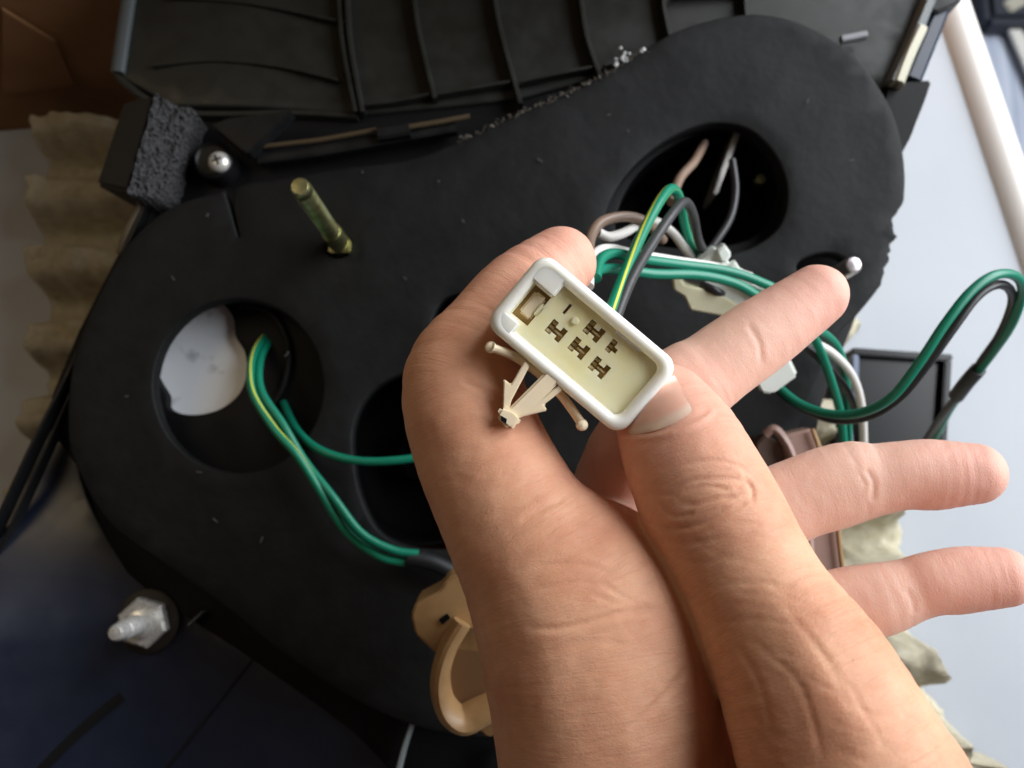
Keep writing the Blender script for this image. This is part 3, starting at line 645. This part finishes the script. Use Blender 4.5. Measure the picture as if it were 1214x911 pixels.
wire('green_wire', 'lower green wire running from the plug behind the middle finger', [(704,322,18.0),(730,319,18.9),(775,325,19.6),(825,326,20.3),(865,334,20.8),(893,348,21.2),(930,375,22),(980,398,24.0),(999,428,25.0),(1005,480,26),(1006,560,27)], .122, wgreen)
wire('black_wire', 'black wire below the two green wires near the inline connector', [(832,338,22.2),(850,346,22.0),(870,358,22.8),(900,385,23.4)], .115, wblack)
wire('white_wire', 'white wire curving down right of the middle finger over the black box', [(930,380,22.6),(962,404,23.2),(988,420,23.6),(1010,445,24.2),(1021,480,25),(1024,530,26),(1022,600,27)], .12, wwhite)
wire('black_wire', 'black wire curving beside the white one over the black box', [(925,395,23.2),(960,415,23.8),(985,440,24.2),(1008,470,25),(1016,510,26),(1018,580,27)], .11, wblack)
wire('green_wire', 'green wire making the big loop over the white table at right', [(905,440,24.2),(926,462,23.6),(950,480,23.0),(985,491,22.4),(1022,489,21.8),(1058,470,21.2),(1090,430,20.8),(1120,385,20.6),(1150,347,20.6),(1178,327,20.8),(1203,327,21.4),(1212,346,22.2),(1200,384,23.2),(1176,420,24.4),(1148,456,25.6),(1126,486,27.2),(1108,520,29),(1085,550,30.5),(1070,600,31)], .12, wgreen)
wire('black_wire', 'black wire following the big green loop at right', [(912,452,24.4),(940,476,23.8),(985,497,23.0),(1030,494,22.4),(1066,472,21.8),(1098,434,21.4),(1128,392,21.2),(1157,353,21.2),(1180,338,21.4),(1196,342,22.0),(1200,360,22.8),(1186,396,23.8),(1164,428,24.8),(1140,464,26.0),(1118,492,27.4),(1098,522,29.2),(1075,552,30.6),(1060,600,31)], .12, wblack)
wire('tape_sleeve', 'black tape wrapped round the returning end of the right wire loop', [(1160,438,25.0),(1146,454,25.6),(1134,470,26.3)], .23, tapem)

# ================================================================ HAND
def chain(pts): return [(P(x, y, d), r*d/PXF) for x, y, d, r in pts]
thumb = chain([(786,488,15.25,58),(808,530,14.95,72),(836,590,14.5,81),(872,660,14.1,82),(905,720,13.7,85),(952,800,13.2,103),(1002,911,12.7,124),(1080,1080,12.2,160)])
index = chain([(664,312,17.3,43),(620,350,17.0,54),(580,397,16.6,58),(549,456,16.1,72),(573,540,15.7,80),(613,620,15.3,88),(668,704,15.0,113),(702,800,14.7,127),(718,911,14.4,126),(750,1080,14.2,145)])
web = chain([(720,695,15.3,75),(748,740,15.0,80),(760,860,14.7,90)])
middle = chain([(968,351,17.3,37),(900,399,17.1,45),(842,441,17.0,48),(800,475,17.0,56),(742,575,17.2,62),(755,690,17.0,80)])
ring_f = chain([(1155,562,16.8,36),(1105,563,16.95,42),(1070,564,17.0,41),(1035,569,17.1,43),(1000,574,17.2,49),(930,599,17.3,49),(845,645,17.4,58),(820,730,17.2,80)])
pinky = chain([(1188,685,16.2,35),(1140,688,16.35,39),(1105,692,16.4,37),(1078,700,16.5,37),(1040,711,16.6,43),(975,725,16.8,45),(900,765,16.8,58),(880,830,16.4,80)])
palm = [chain([(755,690,17.0,85),(790,1000,15.8,160)]), chain([(820,730,17.2,85),(860,1000,15.8,160)]), chain([(880,830,16.4,85),(930,1030,15.2,170)]), chain([(668,704,15.2,90),(755,690,17.0,80)]), chain([(930,1000,15.2,150),(900,1240,14.5,190)])]
HS = .044
allp = [q for ch in (thumb, index, web, middle, ring_f, pinky, *palm) for q in ch]
lo = np.min([p-r for p, r in allp], 0)-.3; hi = np.max([p+r for p, r in allp], 0)+.3
lo[1] = max(lo[1], P(900, 1120, 14)[1])
nn3 = np.ceil((hi-lo)/HS).astype(int)+1
gx, gy, gz = [lo[i]+HS*np.arange(nn3[i], dtype=np.float32) for i in range(3)]
BIG = np.float32(3)
def roundcone(F_, a, ra, b, rb, k=0.0):
    m = max(ra, rb)+.9
    l_ = np.minimum(a, b)-m; h_ = np.maximum(a, b)+m
    s = [slice(max(0, int((l_[i]-lo[i])/HS)), max(0, min(nn3[i], int((h_[i]-lo[i])/HS)+2))) for i in range(3)]
    if any(q.start >= q.stop for q in s): return
    X, Y, Z = gx[s[0]][:, None, None], gy[s[1]][None, :, None], gz[s[2]][None, None, :]
    ba = (b-a).astype(np.float32); l2 = float(np.dot(ba, ba)); 
    dx, dy, dz = X-np.float32(a[0]), Y-np.float32(a[1]), Z-np.float32(a[2])
    t = np.clip((dx*ba[0]+dy*ba[1]+dz*ba[2])/l2, 0, 1)
    t = t*1.0
    d = np.sqrt((dx-ba[0]*t)**2+(dy-ba[1]*t)**2+(dz-ba[2]*t)**2)-(ra+(rb-ra)*t)
    sub = F_[s[0], s[1], s[2]]
    if k > 0:
        h = np.maximum(k-np.abs(sub-d), 0)/k; F_[s[0], s[1], s[2]] = np.minimum(sub, d)-h*h*k*.25
    else: np.minimum(sub, d, out=sub)
def field(chains, k=0.0):
    F_ = np.full(tuple(nn3), BIG, np.float32)
    for ch in chains:
        q = cr([[*p, r] for p, r in ch], 4)
        for u, v in zip(q[:-1], q[1:]): roundcone(F_, u[:3], u[3], v[:3], v[3], k)
    return F_
def smin(A_, B_, k):
    h = np.maximum(k-np.abs(A_-B_), 0)/k; return np.minimum(A_, B_)-h*h*k*np.float32(.25)
FP = field(palm, .5)
SD = smin(FP, field([middle]), .3); SD = smin(SD, field([ring_f]), .3); SD = smin(SD, field([pinky]), .3); del FP
FI = smin(field([index]), field([web], .6), .7)
SD = smin(SD, FI, .35); del FI
SD = smin(SD, field([thumb]), .10)
SD[:, 0, :] = BIG
def samp(p):
    q = (np.atleast_2d(p)-lo)/HS; q = np.clip(q, 0, nn3-1.001); i = q.astype(int); f = q-i; r = 0
    for dx in (0, 1):
        for dy in (0, 1):
            for dz in (0, 1):
                w_ = (f[:, 0] if dx else 1-f[:, 0])*(f[:, 1] if dy else 1-f[:, 1])*(f[:, 2] if dz else 1-f[:, 2])
                r = r+w_*SD[i[:, 0]+dx, i[:, 1]+dy, i[:, 2]+dz]
    return r
def grad(p):
    e = HS; g = np.stack([samp(p+np.eye(3)[i]*e)-samp(p-np.eye(3)[i]*e) for i in range(3)], -1)
    return g/(np.linalg.norm(g, axis=1)[:, None]+1e-9)
def nets():
    neg = SD < 0; n = nn3-1
    cs = sum(neg[a:n[0]+a, b:n[1]+b, c_:n[2]+c_].astype(np.int8) for a in (0, 1) for b in (0, 1) for c_ in (0, 1))
    I = np.argwhere((cs > 0) & (cs < 8)); idm = -np.ones(tuple(n), np.int32); idm[I[:, 0], I[:, 1], I[:, 2]] = np.arange(len(I))
    acc = np.zeros((len(I), 3)); cnt = np.zeros(len(I))
    cor = [(a, b, c_) for a in (0, 1) for b in (0, 1) for c_ in (0, 1)]
    for a in cor:
        for ax in range(3):
            if a[ax]: continue
            b = list(a); b[ax] = 1
            va = SD[I[:, 0]+a[0], I[:, 1]+a[1], I[:, 2]+a[2]]; vb = SD[I[:, 0]+b[0], I[:, 1]+b[1], I[:, 2]+b[2]]
            m = (va < 0) != (vb < 0); t = np.where(m, va/(va-vb+1e-12), 0)
            pt = np.array(a, float)[None]+np.eye(3)[ax][None]*t[:, None]; acc[m] += pt[m]; cnt[m] += 1
    V = lo+HS*(I+acc/cnt[:, None]); Q = []
    for ax in range(3):
        o1, o2 = [(1, 2), (2, 0), (0, 1)][ax]
        sl0 = [slice(None)]*3; sl1 = [slice(None)]*3; sl0[ax] = slice(0, -1); sl1[ax] = slice(1, None)
        E = np.argwhere(neg[tuple(sl0)] != neg[tuple(sl1)]); E = E[(E[:, o1] > 0) & (E[:, o2] > 0) & (E[:, o1] < n[o1]) & (E[:, o2] < n[o2])]
        s0 = neg[E[:, 0], E[:, 1], E[:, 2]]; e1 = np.eye(3, dtype=int)[o1]; e2 = np.eye(3, dtype=int)[o2]
        q = [E, E-e1, E-e1-e2, E-e2]; q = np.stack([idm[x[:, 0], x[:, 1], x[:, 2]] for x in q], 1)
        q[~s0] = q[~s0][:, ::-1]; Q.append(q)
    return V, np.vstack(Q)
HV, HF = nets(); HF = HF[(HF >= 0).all(1)]
HNm = grad(HV)
# --- creases pressed into the skin, drawn on the side that faces the viewer
def proj(V):
    q = V-CAM; d = q@FW; return np.c_[CX+PXF*(q@RT)/d, CY-PXF*(q@UP)/d], d
hp2, hd = proj(HV); facing = np.clip(-np.sum(HNm*((HV-CAM)/np.linalg.norm(HV-CAM, axis=1)[:, None]), 1)*2.2, 0, 1)
def front_depth(px, py):
    r = ray(px, py); t = 9.0
    for _ in range(140):
        s = samp(CAM+r*t)[0]
        if s < .002: break
        t += max(s*.8, .003)
        if t > 22: return None
    return t
disp = np.zeros(len(HV))
def crease(pts, wpx, dep, both=0.0):
    c_ = cr(pts, 6); dz_ = [front_depth(x, y) for x, y in c_]
    lo2, hi2 = c_.min(0)-wpx*4, c_.max(0)+wpx*4
    sel = np.where((hp2 > lo2).all(1) & (hp2 < hi2).all(1) & (facing > .05))[0]
    if not len(sel): return
    D = np.full(len(sel), 1e9); TT = np.zeros(len(sel)); ZZ = np.zeros(len(sel))
    for i in range(len(c_)-1):
        a, b = c_[i], c_[i+1]; ab = b-a; t = np.clip(((hp2[sel]-a)@ab)/(ab@ab+1e-9), 0, 1); dd = np.linalg.norm(hp2[sel]-a-ab*t[:, None], axis=1)
        m = dd < D; D[m] = dd[m]; TT[m] = (i+t[m])/(len(c_)-1); ZZ[m] = dz_[i] if dz_[i] else 99
    taper = np.clip(np.minimum(TT, 1-TT)*5, 0, 1)**.7
    ok = np.abs(hd[sel]-ZZ) < 1.0
    g = np.exp(-(D/wpx)**2)-.18*np.exp(-((D-2.3*wpx)/(wpx*1.2))**2)
    disp[sel] -= np.where(ok, g*dep*taper*facing[sel], 0)
for pts, w_, dp in [
    ([(767,617),(795,627),(830,621),(855,608),(880,597),(896,584)], 4.0, .055), ([(788,590),(806,575),(827,569),(855,568),(883,571),(897,588)], 3.8, .04),
    ([(809,583),(837,576),(866,582)], 3.6, .035), ([(802,553),(841,546),(876,553),(902,573)], 3.6, .025), ([(812,600),(844,594),(872,588)], 3.6, .04),
    ([(785,603),(800,612),(822,608)], 3.4, .03), ([(775,640),(815,645),(860,636)], 4, .018), ([(790,660),(830,668),(880,655)], 4, .014), ([(880,560),(892,578),(893,600)], 3.5, .025),
    ([(548,452),(575,462),(602,470)], 4, .035), ([(575,362),(590,374),(600,380)], 4, .025), ([(616,618),(640,604),(671,591)], 4.5, .03), ([(600,640),(640,618),(680,606)], 4, .012),
    ([(782,722),(740,726),(701,737),(663,745),(624,745)], 5, .05), ([(709,685),(740,709),(772,718)], 4.2, .016), ([(700,705),(735,716),(775,721)], 4, .018),
    ([(815,791),(794,818),(767,845),(745,866)], 5, .05), ([(640,700),(690,690),(730,700)], 4.2, .016), ([(640,672),(685,668),(725,680)], 4.2, .014), ([(655,770),(700,760),(750,765)], 4.2, .012),
    ([(886,384),(900,406),(903,432)], 4.2, .03), ([(1026,556),(1036,573),(1034,596)], 4.5, .035), ([(1074,698),(1083,715),(1084,729)], 4.5, .03), ([(1020,562),(1029,578)], 4, .015),
    ([(900,770),(940,800),(960,840),(975,900)], 5, .018), ([(870,760),(900,810),(915,870)], 5, .016), ([(930,720),(970,770),(1010,840)], 5, .016), ([(850,740),(900,735),(950,745)], 4.5, .014), ([(840,700),(890,690),(940,700)], 4.5, .016),
    ([(965,760),(1010,820),(1050,890)], 5, .014), ([(880,840),(905,880),(930,920)], 5, .014), ([(728,520),(757,520),(796,514),(836,496),(846,484)], 4.5, -.032)]: crease(pts, w_*.72, dp*.72)
# fine skin lines, each its own short furrow
fr = np.random.default_rng(21)
def lines(n, poly, ang, spread, ln, wd, dp):
    pl_ = np.array(poly, float); a_, b_ = pl_.min(0), pl_.max(0); k = 0
    while k < n:
        q = fr.uniform(a_, b_)
        if not inpoly(q[None], pl_)[0]: continue
        t = math.radians(ang+fr.normal(0, spread)); L_ = ln*fr.uniform(.5, 1.3); d = np.array([math.cos(t), math.sin(t)])*L_/2; nn_ = np.array([-d[1], d[0]])*fr.normal(0, .14)
        crease([q-d, q-d*.3+nn_, q+d*.4+nn_*.8, q+d], wd, dp*fr.uniform(.6, 1.2)); k += 1
lines(46, [(800,650),(940,640),(1080,820),(1140,905),(880,905),(840,780)], 24, 12, 70, 2.5, .0055)
lines(22, [(775,570),(900,560),(930,640),(800,660)], -8, 12, 36, 2.5, .006)
lines(30, [(560,620),(660,600),(790,700),(820,800),(810,900),(620,900),(580,760)], -12, 10, 70, 2.5, .0045)
lines(10, [(500,470),(600,500),(640,590),(530,610)], -5, 12, 40, 2.5, .004)
# broad soft relief: tendons and pads
for pts, w_, dp in [([(900,690),(960,790),(1040,900)], 26, -.04), ([(600,640),(640,760),(660,880)], 30, -.03), ([(700,790),(740,860),(770,920)], 26, -.03)]: crease(pts, w_, dp)
disp += np.array([.018*mnoise.noise(Vector(v)*1.3)+.006*mnoise.noise(Vector(v)*4) for v in HV])
HV2 = HV+HNm*disp[:, None]
# bone coordinates for fine skin lines, and how pink the skin is
CH = [thumb, index, middle, ring_f, pinky]
bu = np.zeros((len(HV), 3)); best = np.full(len(HV), 1e9); pinkv = np.zeros(len(HV)); tipd = np.full(len(HV), 9.0)
for ci, ch in enumerate(CH):
    acc = 0
    tipd = np.minimum(tipd, np.linalg.norm(HV-ch[0][0], axis=1))
    for (a, ra), (b, rb) in zip(ch[:-1], ch[1:]):
        ab = b-a; ln_ = np.linalg.norm(ab); u_ = ab/ln_; t = np.clip(((HV-a)@u_), 0, ln_); r_ = HV-a-u_*t[:, None]; d = np.linalg.norm(r_, axis=1)-(ra+(rb-ra)*t/ln_)
        sdv = nrm(np.cross(u_, -FW)); m = d < best; best[m] = d[m]
        raw = (HV-a)@u_
        bu[m] = np.c_[acc+raw, (HV-a)@sdv, np.full(len(HV), ci*7.0)][m]; acc += ln_
pinkv = np.exp(-(tipd/1.7)**2)*.8; palev = np.where(bu[:, 2] > 10, 1.0, 0.0)
org = P(900, 1000, 15)
hand = mk('hand', HV2, HF, skin, label='bare hand gripping the white plug between thumb and index finger, other fingers spread', cat='hand', loc=org, smooth=180)
at_ = hand.data.attributes.new('bone_uv', 'FLOAT_VECTOR', 'POINT'); at_.data.foreach_set('vector', bu.astype(np.float32).ravel())
at_ = hand.data.attributes.new('pink', 'FLOAT', 'POINT'); at_.data.foreach_set('value', pinkv.astype(np.float32))
# skin shader
at_ = hand.data.attributes.new('pale', 'FLOAT', 'POINT'); at_.data.foreach_set('value', palev.astype(np.float32))
a3 = N(skin, 'ShaderNodeAttribute', attribute_name='pale')
a1 = N(skin, 'ShaderNodeAttribute', attribute_name='bone_uv'); a2 = N(skin, 'ShaderNodeAttribute', attribute_name='pink')
mp = N(skin, 'ShaderNodeMapping'); LK(skin, a1.outputs['Vector'], mp.inputs[0]); mp.inputs['Scale'].default_value = (9, 1.6, 1); mp.inputs['Rotation'].default_value = (0, 0, .25)
co = coords(skin)
blot = ramp(skin, noise(skin, co, .9, 5), [(.3, (.58, .265, .155)), (.7, (.73, .40, .25))])
mx = N(skin, 'ShaderNodeMix', data_type='RGBA'); LK(skin, a2.outputs['Fac'], mx.inputs['Factor'])
my = N(skin, 'ShaderNodeMix', data_type='RGBA'); LK(skin, a3.outputs['Fac'], my.inputs['Factor']); LK(skin, blot, my.inputs[6]); my.inputs[7].default_value = (.78, .52, .41, 1); LK(skin, my.outputs[2], mx.inputs[6]); mx.inputs[7].default_value = (.78, .40, .32, 1)
LK(skin, mx.outputs[2], bsdf(skin).inputs['Base Color'])
wr = noise(skin, mp.outputs[0], 1.0, 5, .62, .6)
vo = N(skin, 'ShaderNodeTexVoronoi', feature='DISTANCE_TO_EDGE'); mp2 = N(skin, 'ShaderNodeMapping'); LK(skin, a1.outputs['Vector'], mp2.inputs[0]); mp2.inputs['Scale'].default_value = (17, 11, 1)
LK(skin, mp2.outputs[0], vo.inputs['Vector']); vo.inputs['Scale'].default_value = 1.0
bump(skin, [(ramp(skin, vo.outputs['Distance'], [(0, (0,)*3), (.18, (1,)*3)]), .2, .01), (wr, .40, .05), (noise(skin, co, 55, 3), .4, .01)])
for b_ in [n for n in skin.node_tree.nodes if n.type == 'BUMP' and abs(n.inputs['Strength'].default_value-.40) < 1e-4 and abs(n.inputs['Distance'].default_value-.0005) < 1e-6]:
    mm = N(skin, 'ShaderNodeMath', operation='MULTIPLY_ADD'); LK(skin, a3.outputs['Fac'], mm.inputs[0]); mm.inputs[1].default_value = -.27; mm.inputs[2].default_value = .42; LK(skin, mm.outputs[0], b_.inputs['Strength'])
LK(skin, ramp(skin, noise(skin, co, 6, 3), [(.3, (.46,)*3), (.7, (.62,)*3)]), bsdf(skin).inputs['Roughness'])
# thumb nail: a curved plate lying on the skin
def nail():
    ns, nt = 25, 21; V, F = [], []; q0, q1 = np.array([788, 507.]), np.array([765, 458.]); pv = nrm(np.array([.93, -.36]))
    pts = []
    for j in range(nt):
        t = j/(nt-1)
        for i in range(ns):
            s = -1+2*i/(ns-1); cp = q0+(q1-q0)*t; off = (1-t)*(s*s)*-7
            x = cp+pv*s*46*(1-.14*t)+nrm(q1-q0)*-off*-1*0+nrm(q1-q0)*((1-t)*s*s*9)
            d = front_depth(*x) or 15.4; p_ = CAM+ray(*x)*d; pts.append((p_, s, t))
    g = grad(np.array([p for p, _, _ in pts]))
    for (p_, s, t), n_ in zip(pts, g):
        n_ = nrm(n_*.5-FW*.5); k = .016*(1-abs(s)**4)*min(1, t*5+.6)-.02*abs(s)**6
        V.append(p_+n_*k)
    m = ns*nt
    V += [v+FW*.05 for v in V]
    for j in range(nt-1):
        for i in range(ns-1):
            a = j*ns+i; F.append((a, a+1, a+ns+1, a+ns)); F.append((m+a, m+a+ns, m+a+ns+1, m+a+1))
    bd_ = [i for i in range(ns)]+[j*ns+ns-1 for j in range(1, nt)]+[(nt-1)*ns+i for i in range(ns-2, -1, -1)]+[j*ns for j in range(nt-2, 0, -1)]
    for i in range(len(bd_)): a, b = bd_[i], bd_[(i+1) % len(bd_)]; F.append((a, b, b+m, a+m))
    uv = [(s, t) for _, s, t in pts]*2
    return V, F, uv
V, F, UV = nail()
mk('thumbnail', V, F, naily, hand, uv=UV, smooth=60)
u = N(naily, 'ShaderNodeUVMap'); sx = N(naily, 'ShaderNodeSeparateXYZ'); LK(naily, u.outputs[0], sx.inputs[0])
LK(naily, ramp(naily, sx.outputs[1], [(.0, (.76, .47, .35)), (.12, (.80, .54, .43)), (.28, (.80, .41, .31)), (.8, (.80, .42, .32)), (.95, (.85, .78, .68))]), bsdf(naily).inputs['Base Color'])  # pale band by the cuticle: lunula with its highlight painted in
for o in list(bpy.data.objects):
    if 'org' in o: del o['org']
